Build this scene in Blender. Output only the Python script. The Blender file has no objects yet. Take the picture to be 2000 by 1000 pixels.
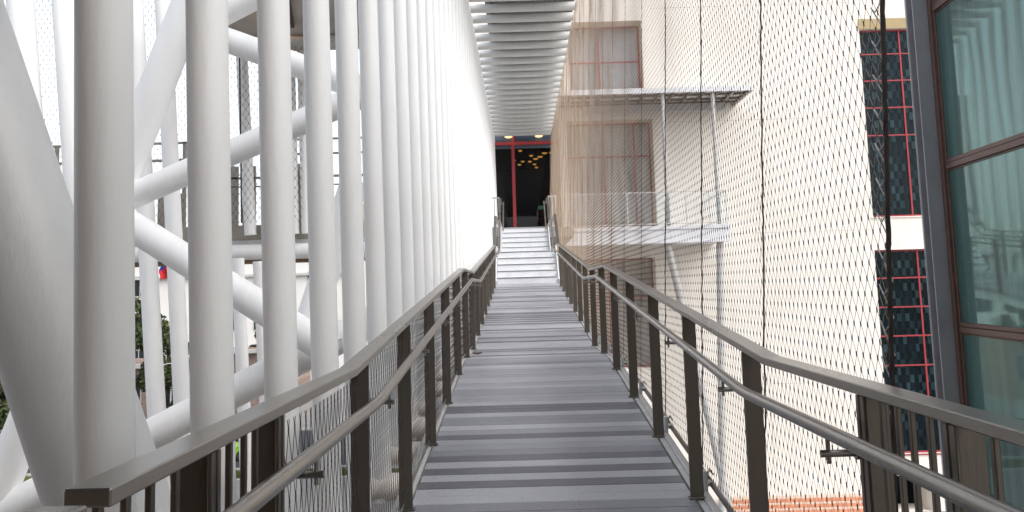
import bpy, math, random
import numpy as np
from mathutils import Vector, Matrix
random.seed(7); np.random.seed(7)
S = bpy.context.scene
COL = S.collection
rad = math.radians

# ------------------------------------------------------------------ mesh builder
_bt = None
def _box_template():
    global _bt
    if _bt: return _bt
    cs = [(x, y, z) for x in (-1, 1) for y in (-1, 1) for z in (-1, 1)]
    vid = {(c, a): i * 3 + a for i, c in enumerate(cs) for a in range(3)}
    pos = {}
    for c in cs:
        for a in range(3):
            p = [k * .8 for k in c]; p[a] = c[a]; pos[vid[(c, a)]] = np.array(p, float)
    fs = []
    for a in range(3):
        b, d = [k for k in range(3) if k != a]
        for s in (-1, 1):
            q = []
            for (u, v) in ((-1, -1), (1, -1), (1, 1), (-1, 1)):
                c = [0, 0, 0]; c[a] = s; c[b] = u; c[d] = v; q.append(vid[(tuple(c), a)])
            fs.append(q)
    for a in range(3):
        for b in range(a + 1, 3):
            d = 3 - a - b
            for sa in (-1, 1):
                for sb in (-1, 1):
                    c0 = [0, 0, 0]; c0[a] = sa; c0[b] = sb; c0[d] = -1
                    c1 = list(c0); c1[d] = 1; c0 = tuple(c0); c1 = tuple(c1)
                    fs.append([vid[(c0, a)], vid[(c1, a)], vid[(c1, b)], vid[(c0, b)]])
    for c in cs: fs.append([vid[(c, 0)], vid[(c, 1)], vid[(c, 2)]])
    out = []
    for f in fs:
        P = [pos[i] for i in f]; n = np.cross(P[1] - P[0], P[2] - P[0])
        out.append(f if n.dot(sum(P)) > 0 else f[::-1])
    _bt = (cs, out); return _bt

class MB:
    def __init__(s): s.v = []; s.n = 0; s.f = []
    def add(s, v, f, mi=0, sm=False):
        v = np.asarray(v, float).reshape(-1, 3)
        if isinstance(f, np.ndarray):
            s.f.append((f.astype(np.int64) + s.n, mi, sm))
        else:
            d = {}
            for q in f: d.setdefault(len(q), []).append(q)
            for k, l in d.items(): s.f.append((np.array(l, np.int64) + s.n, mi, sm))
        s.v.append(v); s.n += len(v)
    def box(s, c, size, R=None, mi=0, b=None):
        hx = np.array(size, float) / 2
        if b is None: b = min(.004, hx.min() * .4)
        cs, fs = _box_template()
        V = np.zeros((24, 3))
        for i, cc in enumerate(cs):
            for a in range(3):
                p = np.array(cc) * (hx - b); p[a] = cc[a] * hx[a]; V[i * 3 + a] = p
        if R is not None: V = V @ np.array(R).T
        s.add(V + np.array(c, float), fs, mi)
    def box2(s, x0, x1, y0, y1, z0, z1, mi=0, b=None):
        s.box(((x0 + x1) / 2, (y0 + y1) / 2, (z0 + z1) / 2), (abs(x1 - x0), abs(y1 - y0), abs(z1 - z0)), None, mi, b)
    def bar(s, p0, p1, w, h, mi=0, b=None):
        """rectangular bar from p0 to p1: w across (horizontal), h up"""
        p0 = np.array(p0, float); p1 = np.array(p1, float); d = p1 - p0; L = np.linalg.norm(d); d /= L
        up = np.array([0, 0, 1.]) if abs(d[2]) < .95 else np.array([0, 1., 0])
        x = np.cross(d, up); x /= np.linalg.norm(x); z = np.cross(x, d)
        s.box((p0 + p1) / 2, (w, L, h), np.array([x, d, z]).T, mi, b)
    def tube(s, p0, p1, r0, r1=None, n=20, caps=True, mi=0):
        s.ptube([p0, p1], [r0, r0 if r1 is None else r1], n, caps, mi)
    def ptube(s, pts, r, n=12, caps=True, mi=0):
        pts = np.array(pts, float); m = len(pts)
        r = np.full(m, r, float) if np.isscalar(r) else np.array(r, float)
        T = np.zeros_like(pts); T[1:-1] = pts[2:] - pts[:-2]; T[0] = pts[1] - pts[0]; T[-1] = pts[-1] - pts[-2]
        T /= np.linalg.norm(T, axis=1)[:, None]
        a = np.array([0, 0, 1.]) if abs(T[0][2]) < .9 else np.array([1., 0, 0])
        ang = np.linspace(0, 2 * np.pi, n, endpoint=False); V = []
        for i in range(m):
            x = np.cross(a, T[i]); x /= np.linalg.norm(x); y = np.cross(T[i], x); a = y if abs(np.dot(y, T[i])) < .9 else a
            V.append(pts[i] + r[i] * (np.cos(ang)[:, None] * x + np.sin(ang)[:, None] * y))
        V = np.concatenate(V)
        i, j = np.meshgrid(np.arange(m - 1), np.arange(n), indexing='ij'); i = i.ravel(); j = j.ravel(); k = (j + 1) % n
        s.add(V, np.stack([i * n + j, i * n + k, (i + 1) * n + k, (i + 1) * n + j], 1), mi, True)
        if caps:
            s.add(V[:n], [list(range(n))[::-1]], mi); s.add(V[-n:], [list(range(n))], mi)
    def quad(s, a, b, c, d, mi=0): s.add([a, b, c, d], [[0, 1, 2, 3]], mi)
    def prism(s, poly, y0, y1, mi=0, axis='y'):
        n = len(poly)
        if axis == 'y': V = [(x, y0, z) for x, z in poly] + [(x, y1, z) for x, z in poly]
        else: V = [(y0, x, z) for x, z in poly] + [(y1, x, z) for x, z in poly]
        s.add(V, [list(range(n)), list(range(2 * n - 1, n - 1, -1))] + [[(i + 1) % n, i, n + i, n + (i + 1) % n] for i in range(n)], mi)
    def build(s, name, mats, parent=None, loc=None):
        me = bpy.data.meshes.new(name)
        V = np.concatenate(s.v)
        if parent is not None: V = V - np.array(ORG.get(parent.name, (0, 0, 0)))
        elif loc is not None: V = V - np.array(loc)
        me.vertices.add(len(V)); me.vertices.foreach_set('co', V.ravel().astype(np.float32))
        nl = sum(f.size for f, _, _ in s.f); npg = sum(len(f) for f, _, _ in s.f)
        me.loops.add(nl); me.polygons.add(npg)
        me.loops.foreach_set('vertex_index', np.concatenate([f.ravel() for f, _, _ in s.f]).astype(np.int32))
        tot = np.concatenate([np.full(len(f), f.shape[1]) for f, _, _ in s.f])
        st = np.concatenate([[0], np.cumsum(tot)[:-1]])
        me.polygons.foreach_set('loop_start', st.astype(np.int32))
        me.polygons.foreach_set('material_index', np.concatenate([np.full(len(f), m) for f, m, _ in s.f]).astype(np.int32))
        me.polygons.foreach_set('use_smooth', np.concatenate([np.full(len(f), q) for f, _, q in s.f]).astype(bool))
        me.update(calc_edges=True); me.validate()
        for m in (mats if isinstance(mats, (list, tuple)) else [mats]): me.materials.append(m)
        o = bpy.data.objects.new(name, me); COL.objects.link(o)
        if parent is not None: o.parent = parent; ORG[o.name] = ORG.get(parent.name, (0, 0, 0))
        elif loc is not None: o.location = loc; ORG[o.name] = tuple(loc)
        return o
ORG = {}
def thing(name, label, cat, loc=(0, 0, 0), group=None):
    o = bpy.data.objects.new(name, None); COL.objects.link(o); o.location = loc; ORG[o.name] = tuple(loc)
    o.empty_display_size = .2
    o['label'] = label; o['category'] = cat
    if group: o['group'] = group
    return o
def tag(o, label, cat, group=None):
    o['label'] = label; o['category'] = cat
    if group: o['group'] = group
    return o
def struct(o): o['kind'] = 'structure'; return o
ORD = ['first', 'second', 'third', 'fourth', 'fifth', 'sixth', 'seventh', 'eighth', 'ninth', 'tenth', 'eleventh', 'twelfth',
       'thirteenth', 'fourteenth', 'fifteenth', 'sixteenth']

# ------------------------------------------------------------------ materials
def nodes(name):
    m = bpy.data.materials.new(name); m.use_nodes = True; nt = m.node_tree
    return m, nt, nt.nodes['Principled BSDF']
def N(nt, t, **kw):
    n = nt.nodes.new(t)
    for k, v in kw.items():
        if k in n.inputs.keys(): n.inputs[k].default_value = v
        else: setattr(n, k, v)
    return n
def mat(name, col, rough=.5, metal=0., var=.12, scale=3., bump=0., bscale=60., stretch=(1, 1, 1), spec=None, rvar=.1):
    """painted/plain surface with soft tone variation, roughness variation and optional fine bump"""
    m, nt, b = nodes(name); L = nt.links.new
    tc = N(nt, 'ShaderNodeTexCoord'); mp = N(nt, 'ShaderNodeMapping'); mp.inputs['Scale'].default_value = stretch
    L(tc.outputs['Object'], mp.inputs[0])
    nz = N(nt, 'ShaderNodeTexNoise', Scale=scale, Detail=6., Roughness=.6); L(mp.outputs[0], nz.inputs['Vector'])
    r = N(nt, 'ShaderNodeMapRange'); r.inputs['From Min'].default_value = .3; r.inputs['From Max'].default_value = .7
    r.inputs['To Min'].default_value = 1 - var; r.inputs['To Max'].default_value = 1 + var * .6; L(nz.outputs['Fac'], r.inputs[0])
    mx = N(nt, 'ShaderNodeMix', data_type='RGBA', blend_type='MULTIPLY'); mx.inputs[0].default_value = 1
    mx.inputs[6].default_value = (*col, 1); L(r.outputs[0], mx.inputs[7]); L(mx.outputs[2], b.inputs['Base Color'])
    rr = N(nt, 'ShaderNodeMapRange'); rr.inputs['To Min'].default_value = max(.03, rough - rvar); rr.inputs['To Max'].default_value = rough + rvar
    L(nz.outputs['Fac'], rr.inputs[0]); L(rr.outputs[0], b.inputs['Roughness'])
    b.inputs['Metallic'].default_value = metal
    if spec is not None: b.inputs['Specular IOR Level'].default_value = spec
    if bump:
        n2 = N(nt, 'ShaderNodeTexNoise', Scale=bscale, Detail=3.); L(mp.outputs[0], n2.inputs['Vector'])
        bp = N(nt, 'ShaderNodeBump', Strength=bump, Distance=.01); L(n2.outputs['Fac'], bp.inputs['Height']); L(bp.outputs[0], b.inputs['Normal'])
    return m
def mat_emit(name, col, st):
    m, nt, b = nodes(name); b.inputs['Base Color'].default_value = (*col, 1)
    b.inputs['Emission Color'].default_value = (*col, 1); b.inputs['Emission Strength'].default_value = st; return m

WHITE = mat('white_paint', (.88, .88, .875), .45, 0, .07, 3.5, .16, 45, (1, 1, .22), rvar=.08, spec=.35)
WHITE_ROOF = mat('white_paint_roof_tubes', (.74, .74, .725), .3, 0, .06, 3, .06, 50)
WHITE_LOW = mat('white_paint_weathered', (.80, .76, .70), .42, 0, .18, 5, .10, 50)
STEEL = mat('brushed_steel', (.32, .298, .272), .30, .92, .10, 7, .06, 160, (1, .08, 1))
STEEL_DARK = mat('satin_bronze_steel', (.165, .143, .122), .42, .85, .14, 5, .08, 140, (1, 1, .08))
GREYPAINT = mat('grey_galvanised', (.50, .50, .49), .5, .15, .14, 6, .05, 80)
WIRE = mat('net_wire', (.44, .325, .235), .5, .25, .1, 3)
FERR = mat('net_ferrule', (.085, .064, .055), .45, .4, .1, 3)
CABLE = mat('dark_cable', (.055, .042, .036), .55, .35, .25, 30, .5, 200)
LACE = mat('white_lacing', (.72, .72, .72), .5, 0, .1, 5)
STAIRW = mat('white_stair', (.72, .73, .75), .5, 0, .10, 4, .05, 60)
STAIRD = mat('stair_nosing', (.08, .08, .085), .6)
RED = mat('red_frame', (.33, .03, .038), .45, 0, .1, 4)
TAN = mat('tan_lintel', (.42, .32, .17), .7, 0, .1, 4)
BROWN = mat('brown_frame', (.15, .083, .066), .42, .2, .2, 6, .05, 80)
COLGREY = mat('grey_column_paint', (.36, .36, .385), .45, .3, .12, 4, .05, 80)
SOFFIT = mat('roof_soffit', (.22, .217, .212), .7, 0, .12, 2)
SOFFIT_WARM = mat('warm_soffit', (.50, .46, .41), .7, 0, .15, 2)
TERRA = mat('terracotta', (.62, .27, .16), .8, 0, .25, 8, .3, 60)
STONE = mat('rough_stone', (.32, .28, .23), .85, 0, .35, 9, .6, 25)
ASPHALT = mat('asphalt', (.06, .06, .062), .9, 0, .25, .6, .3, 30)
PAVING = mat('paving', (.28, .265, .25), .85, 0, .2, .5, .2, 20)
KERB = mat('kerb', (.5, .5, .48), .8, 0, .15, 2)
GRASS = mat('grass_ground', (.09, .11, .03), .95, 0, .5, 3, .6, 40)
BARK = mat('bark', (.10, .075, .055), .9, 0, .4, 8, .8, 30, (1, 1, .3))
ROOMDARK = mat('dark_interior', (.006, .006, .007), .9, 0, .2, 1, spec=.1)
BLIND = mat('blind_blue', (.34, .44, .58), .6, 0, .1, 2)
RUBBER = mat('rubber', (.02, .02, .02), .8)
CARW = mat('car_white', (.75, .75, .75), .2, 0, .03, 2)
CARG = mat('car_green', (.30, .62, .03), .22, 0, .04, 2)
CARGLASS = mat('car_glass', (.02, .025, .03), .06, 0, .1, 2)
CHROME = mat('chrome', (.6, .6, .6), .15, .9)
GOLD = mat_emit('warm_lamp', (1., .70, .36), 1.3)
GOLDIN = mat_emit('warm_lamp_inside', (1., .50, .10), .5)
STRIP = mat_emit('strip_light', (1., .62, .30), 7.)
EXITG = mat_emit('exit_green', (.03, .30, .14), .12)
EXITW = mat_emit('exit_letters', (.5, .8, .65), .2)

def mat_wall():
    m, nt, b = nodes('cream_stucco'); L = nt.links.new
    tc = N(nt, 'ShaderNodeTexCoord')
    n1 = N(nt, 'ShaderNodeTexNoise', Scale=.35, Detail=5.); L(tc.outputs['Object'], n1.inputs['Vector'])
    mp = N(nt, 'ShaderNodeMapping'); mp.inputs['Scale'].default_value = (3, 3, .15); L(tc.outputs['Object'], mp.inputs[0])
    n2 = N(nt, 'ShaderNodeTexNoise', Scale=1., Detail=4.); L(mp.outputs[0], n2.inputs['Vector'])
    ad = N(nt, 'ShaderNodeMath', operation='ADD'); L(n1.outputs['Fac'], ad.inputs[0]); L(n2.outputs['Fac'], ad.inputs[1])
    cr = N(nt, 'ShaderNodeValToRGB'); L(ad.outputs[0], cr.inputs[0])
    cr.color_ramp.elements[0].position = .6; cr.color_ramp.elements[0].color = (.775, .725, .66, 1)
    cr.color_ramp.elements[1].position = 1.; cr.color_ramp.elements[1].color = (.84, .80, .74, 1)
    hm = N(nt, 'ShaderNodeMath', operation='MULTIPLY'); hm.inputs[1].default_value = .5; L(ad.outputs[0], hm.inputs[0]); L(hm.outputs[0], cr.inputs[0])
    cr.color_ramp.elements[0].position = .36; cr.color_ramp.elements[1].position = .62
    L(cr.outputs[0], b.inputs['Base Color']); b.inputs['Roughness'].default_value = .9
    n3 = N(nt, 'ShaderNodeTexNoise', Scale=40., Detail=3.); L(tc.outputs['Object'], n3.inputs['Vector'])
    bp = N(nt, 'ShaderNodeBump', Strength=.15, Distance=.02); L(n3.outputs['Fac'], bp.inputs['Height']); L(bp.outputs[0], b.inputs['Normal'])
    return m
WALL = mat_wall()
SEAM = mat('wall_seam', (.55, .52, .48), .9)
TRIMWARM = mat('cream_reveal', (.66, .56, .44), .9, 0, .1, 2)

def mat_deck():
    m, nt, b = nodes('composite_decking'); L = nt.links.new
    g = N(nt, 'ShaderNodeNewGeometry'); cr = N(nt, 'ShaderNodeValToRGB'); L(g.outputs['Random Per Island'], cr.inputs[0])
    cr.color_ramp.interpolation = 'CONSTANT'; e = cr.color_ramp.elements
    e[0].position = 0; e[0].color = (.135, .137, .155, 1); e[1].position = .22; e[1].color = (.30, .303, .335, 1)
    for p, c in ((.40, (.40, .404, .43)), (.55, (.235, .24, .265)), (.68, (.42, .423, .445)), (.84, (.34, .344, .37))):
        k = e.new(p); k.color = (*c, 1)
    tc = N(nt, 'ShaderNodeTexCoord'); mp = N(nt, 'ShaderNodeMapping'); mp.inputs['Scale'].default_value = (9, 110, 110); L(tc.outputs['Object'], mp.inputs[0])
    nz = N(nt, 'ShaderNodeTexNoise', Scale=1.5, Detail=8., Roughness=.75); L(mp.outputs[0], nz.inputs['Vector'])
    n2 = N(nt, 'ShaderNodeTexNoise', Scale=260., Detail=2.); L(tc.outputs['Object'], n2.inputs['Vector'])
    n4 = N(nt, 'ShaderNodeTexNoise', Scale=1.3, Detail=5.); L(tc.outputs['Object'], n4.inputs['Vector'])
    def rng(src, a, bb):
        r = N(nt, 'ShaderNodeMapRange'); r.inputs['From Min'].default_value = .3; r.inputs['From Max'].default_value = .7
        r.inputs['To Min'].default_value = a; r.inputs['To Max'].default_value = bb; L(src, r.inputs[0]); return r.outputs[0]
    cur = cr.outputs[0]
    for src, a, bb in ((nz.outputs['Fac'], .90, 1.10), (n2.outputs['Fac'], .62, 1.38), (n4.outputs['Fac'], .86, 1.10)):
        mx = N(nt, 'ShaderNodeMix', data_type='RGBA', blend_type='MULTIPLY'); mx.inputs[0].default_value = 1
        L(cur, mx.inputs[6]); L(rng(src, a, bb), mx.inputs[7]); cur = mx.outputs[2]
    L(cur, b.inputs['Base Color']); b.inputs['Roughness'].default_value = .42; b.inputs['Specular IOR Level'].default_value = .6
    bp = N(nt, 'ShaderNodeBump', Strength=.25, Distance=.004); L(n2.outputs['Fac'], bp.inputs['Height']); L(bp.outputs[0], b.inputs['Normal'])
    return m
DECK = mat_deck()

def mat_glass(name, tint, refl, tcol, rough=.0, wav=.0, ior=1.5):
    """window pane: part mirror, part tinted see-through"""
    m = bpy.data.materials.new(name); m.use_nodes = True; nt = m.node_tree; L = nt.links.new
    nt.nodes.remove(nt.nodes['Principled BSDF']); out = nt.nodes['Material Output']
    gl = N(nt, 'ShaderNodeBsdfGlossy'); gl.inputs['Color'].default_value = (*tint, 1); gl.inputs['Roughness'].default_value = rough
    tr = N(nt, 'ShaderNodeBsdfTransparent'); tr.inputs['Color'].default_value = (*tcol, 1)
    fr = N(nt, 'ShaderNodeFresnel', IOR=ior); ma = N(nt, 'ShaderNodeMath', operation='MULTIPLY_ADD'); ma.inputs[1].default_value = 1. - refl; ma.inputs[2].default_value = refl
    L(fr.outputs[0], ma.inputs[0]); ma.use_clamp = True
    if wav:
        tc = N(nt, 'ShaderNodeTexCoord'); nz = N(nt, 'ShaderNodeTexNoise', Scale=.8, Detail=1.); L(tc.outputs['Object'], nz.inputs['Vector'])
        bp = N(nt, 'ShaderNodeBump', Strength=wav, Distance=.05); L(nz.outputs['Fac'], bp.inputs['Height']); L(bp.outputs[0], gl.inputs['Normal'])
    mx = N(nt, 'ShaderNodeMixShader'); L(ma.outputs[0], mx.inputs[0]); L(tr.outputs[0], mx.inputs[1]); L(gl.outputs[0], mx.inputs[2]); L(mx.outputs[0], out.inputs[0])
    return m
GLASS = mat_glass('window_glass', (.55, .66, .74), .004, (.62, .72, .74), .0, .03, 1.28)
GLASS_PALE = mat_glass('pale_window_glass', (.7, .75, .8), .01, (.93, .94, .95), .0, .03, 1.3)
GLASS_DOOR = mat_glass('door_glass', (.6, .6, .62), .0, (.8, .8, .8))
def mat_teal():
    m, nt, b = nodes('teal_glass'); L = nt.links.new
    tc = N(nt, 'ShaderNodeTexCoord'); mp = N(nt, 'ShaderNodeMapping'); mp.inputs['Scale'].default_value = (1, 3.2, .12); L(tc.outputs['Object'], mp.inputs[0])
    nz = N(nt, 'ShaderNodeTexNoise', Scale=1.6, Detail=4., Roughness=.55); L(mp.outputs[0], nz.inputs['Vector'])
    n3 = N(nt, 'ShaderNodeTexNoise', Scale=.5, Detail=2.); L(tc.outputs['Object'], n3.inputs['Vector'])
    ad = N(nt, 'ShaderNodeMath', operation='MULTIPLY_ADD'); L(nz.outputs['Fac'], ad.inputs[0]); ad.inputs[1].default_value = .75; 
    m2 = N(nt, 'ShaderNodeMath', operation='MULTIPLY'); m2.inputs[1].default_value = .3; L(n3.outputs['Fac'], m2.inputs[0]); L(m2.outputs[0], ad.inputs[2])
    cr = N(nt, 'ShaderNodeValToRGB'); L(ad.outputs[0], cr.inputs[0]); e = cr.color_ramp.elements
    e[0].position = .34; e[0].color = (.018, .042, .044, 1); e[1].position = .74; e[1].color = (.10, .225, .21, 1)
    L(cr.outputs[0], b.inputs['Base Color']); b.inputs['Roughness'].default_value = .35; b.inputs['Specular IOR Level'].default_value = .2
    gl = N(nt, 'ShaderNodeBsdfGlossy'); gl.inputs['Color'].default_value = (.50, .76, .72, 1); gl.inputs['Roughness'].default_value = .03
    fr = N(nt, 'ShaderNodeFresnel', IOR=1.5); ma = N(nt, 'ShaderNodeMath', operation='MULTIPLY_ADD'); ma.inputs[1].default_value = .8; ma.inputs[2].default_value = .13; ma.use_clamp = True; L(fr.outputs[0], ma.inputs[0])
    n2 = N(nt, 'ShaderNodeTexNoise', Scale=.9, Detail=1.); L(tc.outputs['Object'], n2.inputs['Vector']); bp = N(nt, 'ShaderNodeBump', Strength=.05, Distance=.05); L(n2.outputs['Fac'], bp.inputs['Height']); L(bp.outputs[0], gl.inputs['Normal'])
    mx = N(nt, 'ShaderNodeMixShader'); L(ma.outputs[0], mx.inputs[0]); L(b.outputs[0], mx.inputs[1]); L(gl.outputs[0], mx.inputs[2]); L(mx.outputs[0], nt.nodes['Material Output'].inputs[0])
    return m
GLASS_TEAL = mat_teal()
GLASS_RAIL = mat_glass('clear_rail_glass', (.9, .95, 1), .04, (.93, .96, .97))

def mat_curtain():
    m, nt, b = nodes('chequered_curtain'); L = nt.links.new
    tc = N(nt, 'ShaderNodeTexCoord'); mp = N(nt, 'ShaderNodeMapping'); mp.inputs['Scale'].default_value = (5.6, 1, 3.0); L(tc.outputs['Object'], mp.inputs[0])
    sx = N(nt, 'ShaderNodeSeparateXYZ'); L(mp.outputs[0], sx.inputs[0])
    fx = N(nt, 'ShaderNodeMath', operation='FLOOR'); L(sx.outputs[0], fx.inputs[0]); fz = N(nt, 'ShaderNodeMath', operation='FLOOR'); L(sx.outputs[2], fz.inputs[0])
    cb = N(nt, 'ShaderNodeCombineXYZ'); L(fx.outputs[0], cb.inputs[0]); L(fz.outputs[0], cb.inputs[1])
    wn = N(nt, 'ShaderNodeTexWhiteNoise'); L(cb.outputs[0], wn.inputs['Vector'])
    ad = N(nt, 'ShaderNodeMath', operation='ADD'); L(fx.outputs[0], ad.inputs[0]); L(fz.outputs[0], ad.inputs[1])
    md = N(nt, 'ShaderNodeMath', operation='PINGPONG'); md.inputs[1].default_value = 1.; L(ad.outputs[0], md.inputs[0])
    ml = N(nt, 'ShaderNodeMath', operation='MULTIPLY_ADD'); L(wn.outputs['Value'], ml.inputs[0]); ml.inputs[1].default_value = .55; 
    m2 = N(nt, 'ShaderNodeMath', operation='MULTIPLY'); m2.inputs[1].default_value = .45; L(md.outputs[0], m2.inputs[0]); L(m2.outputs[0], ml.inputs[2])
    cr = N(nt, 'ShaderNodeValToRGB'); L(ml.outputs[0], cr.inputs[0]); e = cr.color_ramp.elements
    e[0].position = .15; e[0].color = (.008, .012, .016, 1); e[1].position = 1.; e[1].color = (.13, .20, .22, 1)
    k = e.new(.62); k.color = (.022, .036, .043, 1)
    L(cr.outputs[0], b.inputs['Base Color']); b.inputs['Roughness'].default_value = .85
    return m
CURTAIN = mat_curtain()

def mat_leaf(name, c0, c1, c2):
    m, nt, b = nodes(name); L = nt.links.new
    g = N(nt, 'ShaderNodeNewGeometry'); cr = N(nt, 'ShaderNodeValToRGB'); L(g.outputs['Random Per Island'], cr.inputs[0]); e = cr.color_ramp.elements
    e[0].color = (*c0, 1); e[1].color = (*c2, 1); k = e.new(.55); k.color = (*c1, 1)
    L(cr.outputs[0], b.inputs['Base Color']); b.inputs['Roughness'].default_value = .6
    return m
LEAF = mat_leaf('oak_leaves', (.022, .035, .012), (.05, .075, .02), (.10, .115, .03))
LEAFY = mat_leaf('autumn_leaves', (.10, .09, .015), (.28, .22, .02), (.40, .27, .03))
PALM = mat_leaf('palm_fronds', (.06, .09, .02), (.14, .15, .03), (.33, .24, .04))

def mat_brick(name, c1, c2, mo, sc=1.):
    m, nt, b = nodes(name); L = nt.links.new
    tc = N(nt, 'ShaderNodeTexCoord'); mp = N(nt, 'ShaderNodeMapping'); mp.inputs['Rotation'].default_value = (rad(90), 0, 0); L(tc.outputs['Object'], mp.inputs[0])
    br = N(nt, 'ShaderNodeTexBrick', Scale=sc); br.inputs['Color1'].default_value = (*c1, 1); br.inputs['Color2'].default_value = (*c2, 1); br.inputs['Mortar'].default_value = (*mo, 1)
    br.inputs['Mortar Size'].default_value = .02; L(mp.outputs[0], br.inputs['Vector']); L(br.outputs['Color'], b.inputs['Base Color']); b.inputs['Roughness'].default_value = .9
    return m
BRICK = mat_brick('brown_brick', (.20, .13, .10), (.30, .21, .17), (.33, .30, .27), 2.2)
PALEBLDG = mat('pale_concrete', (.72, .70, .67), .9, 0, .08, .3)
FLAGM, _nt, _b = nodes('flag_cloth')
_tc = N(_nt, 'ShaderNodeTexCoord'); _sx = N(_nt, 'ShaderNodeSeparateXYZ'); _nt.links.new(_tc.outputs['UV'], _sx.inputs[0])
_r = N(_nt, 'ShaderNodeValToRGB'); _r.color_ramp.interpolation = 'CONSTANT'
_b.inputs['Roughness'].default_value = .8; _b.inputs['Base Color'].default_value = (.5, .02, .03, 1)
FLAGRED = FLAGM
FLAGBLUE = mat('flag_blue', (.015, .05, .35), .8); FLAGWHITE = mat('flag_white', (.78, .78, .78), .8)

# ------------------------------------------------------------------ walkway profile
Y0L, YR1, YL1, YL2, YS = -1.5, 3.85, 11.15, 13.40, 25.40
SL = .078; ZB = .03; ZL = ZB + SL * (YL1 - YR1); ZS = ZL + SL * (YS - YL2)
RISE = .183
ST1 = YS + .3 * 4; Z1 = ZS + 5 * RISE; ST2 = 32.0; ST3 = ST2 + .3 * 5; ZTOP = Z1 + 6 * RISE
def zd(y):
    y = np.asarray(y, float)
    return np.interp(y, [Y0L, YR1, YL1, YL2, YS, YS + .01, ST1, ST2, ST3, 60], [ZB, ZB, ZL, ZL, ZS, ZS + RISE, Z1, Z1, ZTOP, ZTOP])
def zdf(y): return float(zd(y))
def zrail(y):   # guard rail top follows the deck, smooth over the flights of steps
    return float(np.interp(y, [Y0L, YR1, YL1, YL2, YS, ST1 + .3, ST2, ST3 + .1, 60], [1.130, 1.130, ZL + 1.075, ZL + 1.075, ZS + 1.06, Z1 + 1.03, Z1 + 1.03, ZTOP + 1.06, ZTOP + 1.06]))
XL, XR = -.67, .95          # inner faces of the posts
RKN = [YR1, YL1, YL2, YS - .2, ST1 + .3, ST2, ST3 + .1]
XC = -1.05                  # front screen of tubes
ZROOF = 8.15
def xnet(z, y=0): return 1.10 + .045 * np.maximum(0, np.asarray(z) - .2)

# ------------------------------------------------------------------ footbridge
fb = thing('footbridge', 'long footbridge floored in grey composite boards climbing towards the white stairs', 'footbridge', (.14, 3, 0))
d = MB(); y = Y0L; pitch = .158
while y < YS - .02:
    y1 = min(y + pitch - .0075, YS - .004)
    za, zb = zdf(y), zdf(y1)
    th = math.atan2(zb - za, y1 - y); c = math.cos(th); sn = math.sin(th)
    R = np.array([[1, 0, 0], [0, c, -sn], [0, sn, c]])
    d.box((.14 + random.uniform(-.002, .002), (y + y1) / 2, (za + zb) / 2 - .0125 + random.uniform(-.0012, .0012)), (1.66, (y1 - y) / c, .025), R, 0, .0025)
    if y > 2:
        for sx in (-.60, .30, .82) if y < 11 else (.10, .34):
            yy = (y + y1) / 2; zz = zdf(yy) + .0012
            a = np.linspace(0, 2 * np.pi, 7)[:-1]
            d.add([(sx + .0055 * math.cos(q), yy + .0055 * math.sin(q), zz) for q in a], [list(range(6))], 1)
    y += pitch
d.build('decking', [DECK, CHROME], fb)
s = MB()
kn = [Y0L, YR1, YL1, YL2, YS]
for xa, xb in ((-.80, -.70), (.985, 1.085)):
    for a, b in zip(kn[:-1], kn[1:]):
        for (xx, ww, dz, hh) in (((xa + xb) / 2, .02 + abs(xb - xa) * 0, -.09, .20), ((xa + xb) / 2, .095, -.012, .016)):
            s.bar((xx, a, zdf(a + 1e-4) + dz), (xx, b, zdf(b - 1e-4) + dz), ww, hh)
s.build('edge_stringer', GREYPAINT, fb)
s = MB(); s.bar((.14, Y0L, ZB - .14), (.14, YR1, ZB - .14), 1.5, .12)
for a, b in zip(kn[1:-1], kn[2:]): s.bar((.14, a, zdf(a + 1e-4) - .15), (.14, b, zdf(b - 1e-4) - .15), 1.5, .12)
s.build('under_frame', SOFFIT, fb)

for side, xa, xb in (('left', -1.25, -.72), ('right', 1.0, 1.3)):
    ug = thing('landing_guard', 'short steel guard at the head of the stairs, on the ' + side + ' of the entrance', 'railing', ((xa + xb) / 2, ST3 + .1, ZTOP))
    for z_ in (ZTOP + 1.085, ZTOP + .04): g_ = MB(); g_.box2(xa, xb, ST3 + .085, ST3 + .125, z_ - .025, z_ + .02); g_.build('guard_rail', GREYPAINT, ug)
    for q in np.linspace(xa + .03, xb - .03, 4 if side == 'left' else 3):
        g_ = MB(); g_.box2(q - .016, q + .016, ST3 + .092, ST3 + .118, ZTOP + .061, ZTOP + 1.059); g_.build('baluster', GREYPAINT, ug)

# brown fallen leaf on the deck
lf = MB(); lx, ly = -.60, 12.35; lz = ZL + .004
for k in range(5):
    a = k * 1.2; lf.add([(lx, ly, lz), (lx + .05 * math.cos(a), ly + .06 * math.sin(a), lz + .025), (lx + .07 * math.cos(a + .5), ly + .08 * math.sin(a + .5), lz + .006), (lx + .05 * math.cos(a + 1), ly + .06 * math.sin(a + 1), lz + .02)], [[0, 1, 2, 3]])
tag(lf.build('fallen_leaf', mat('dry_leaf', (.16, .06, .03), .8), loc=(lx, ly, lz)), 'dry brown fallen leaf lying on the deck beside a left post', 'leaf')

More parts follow.
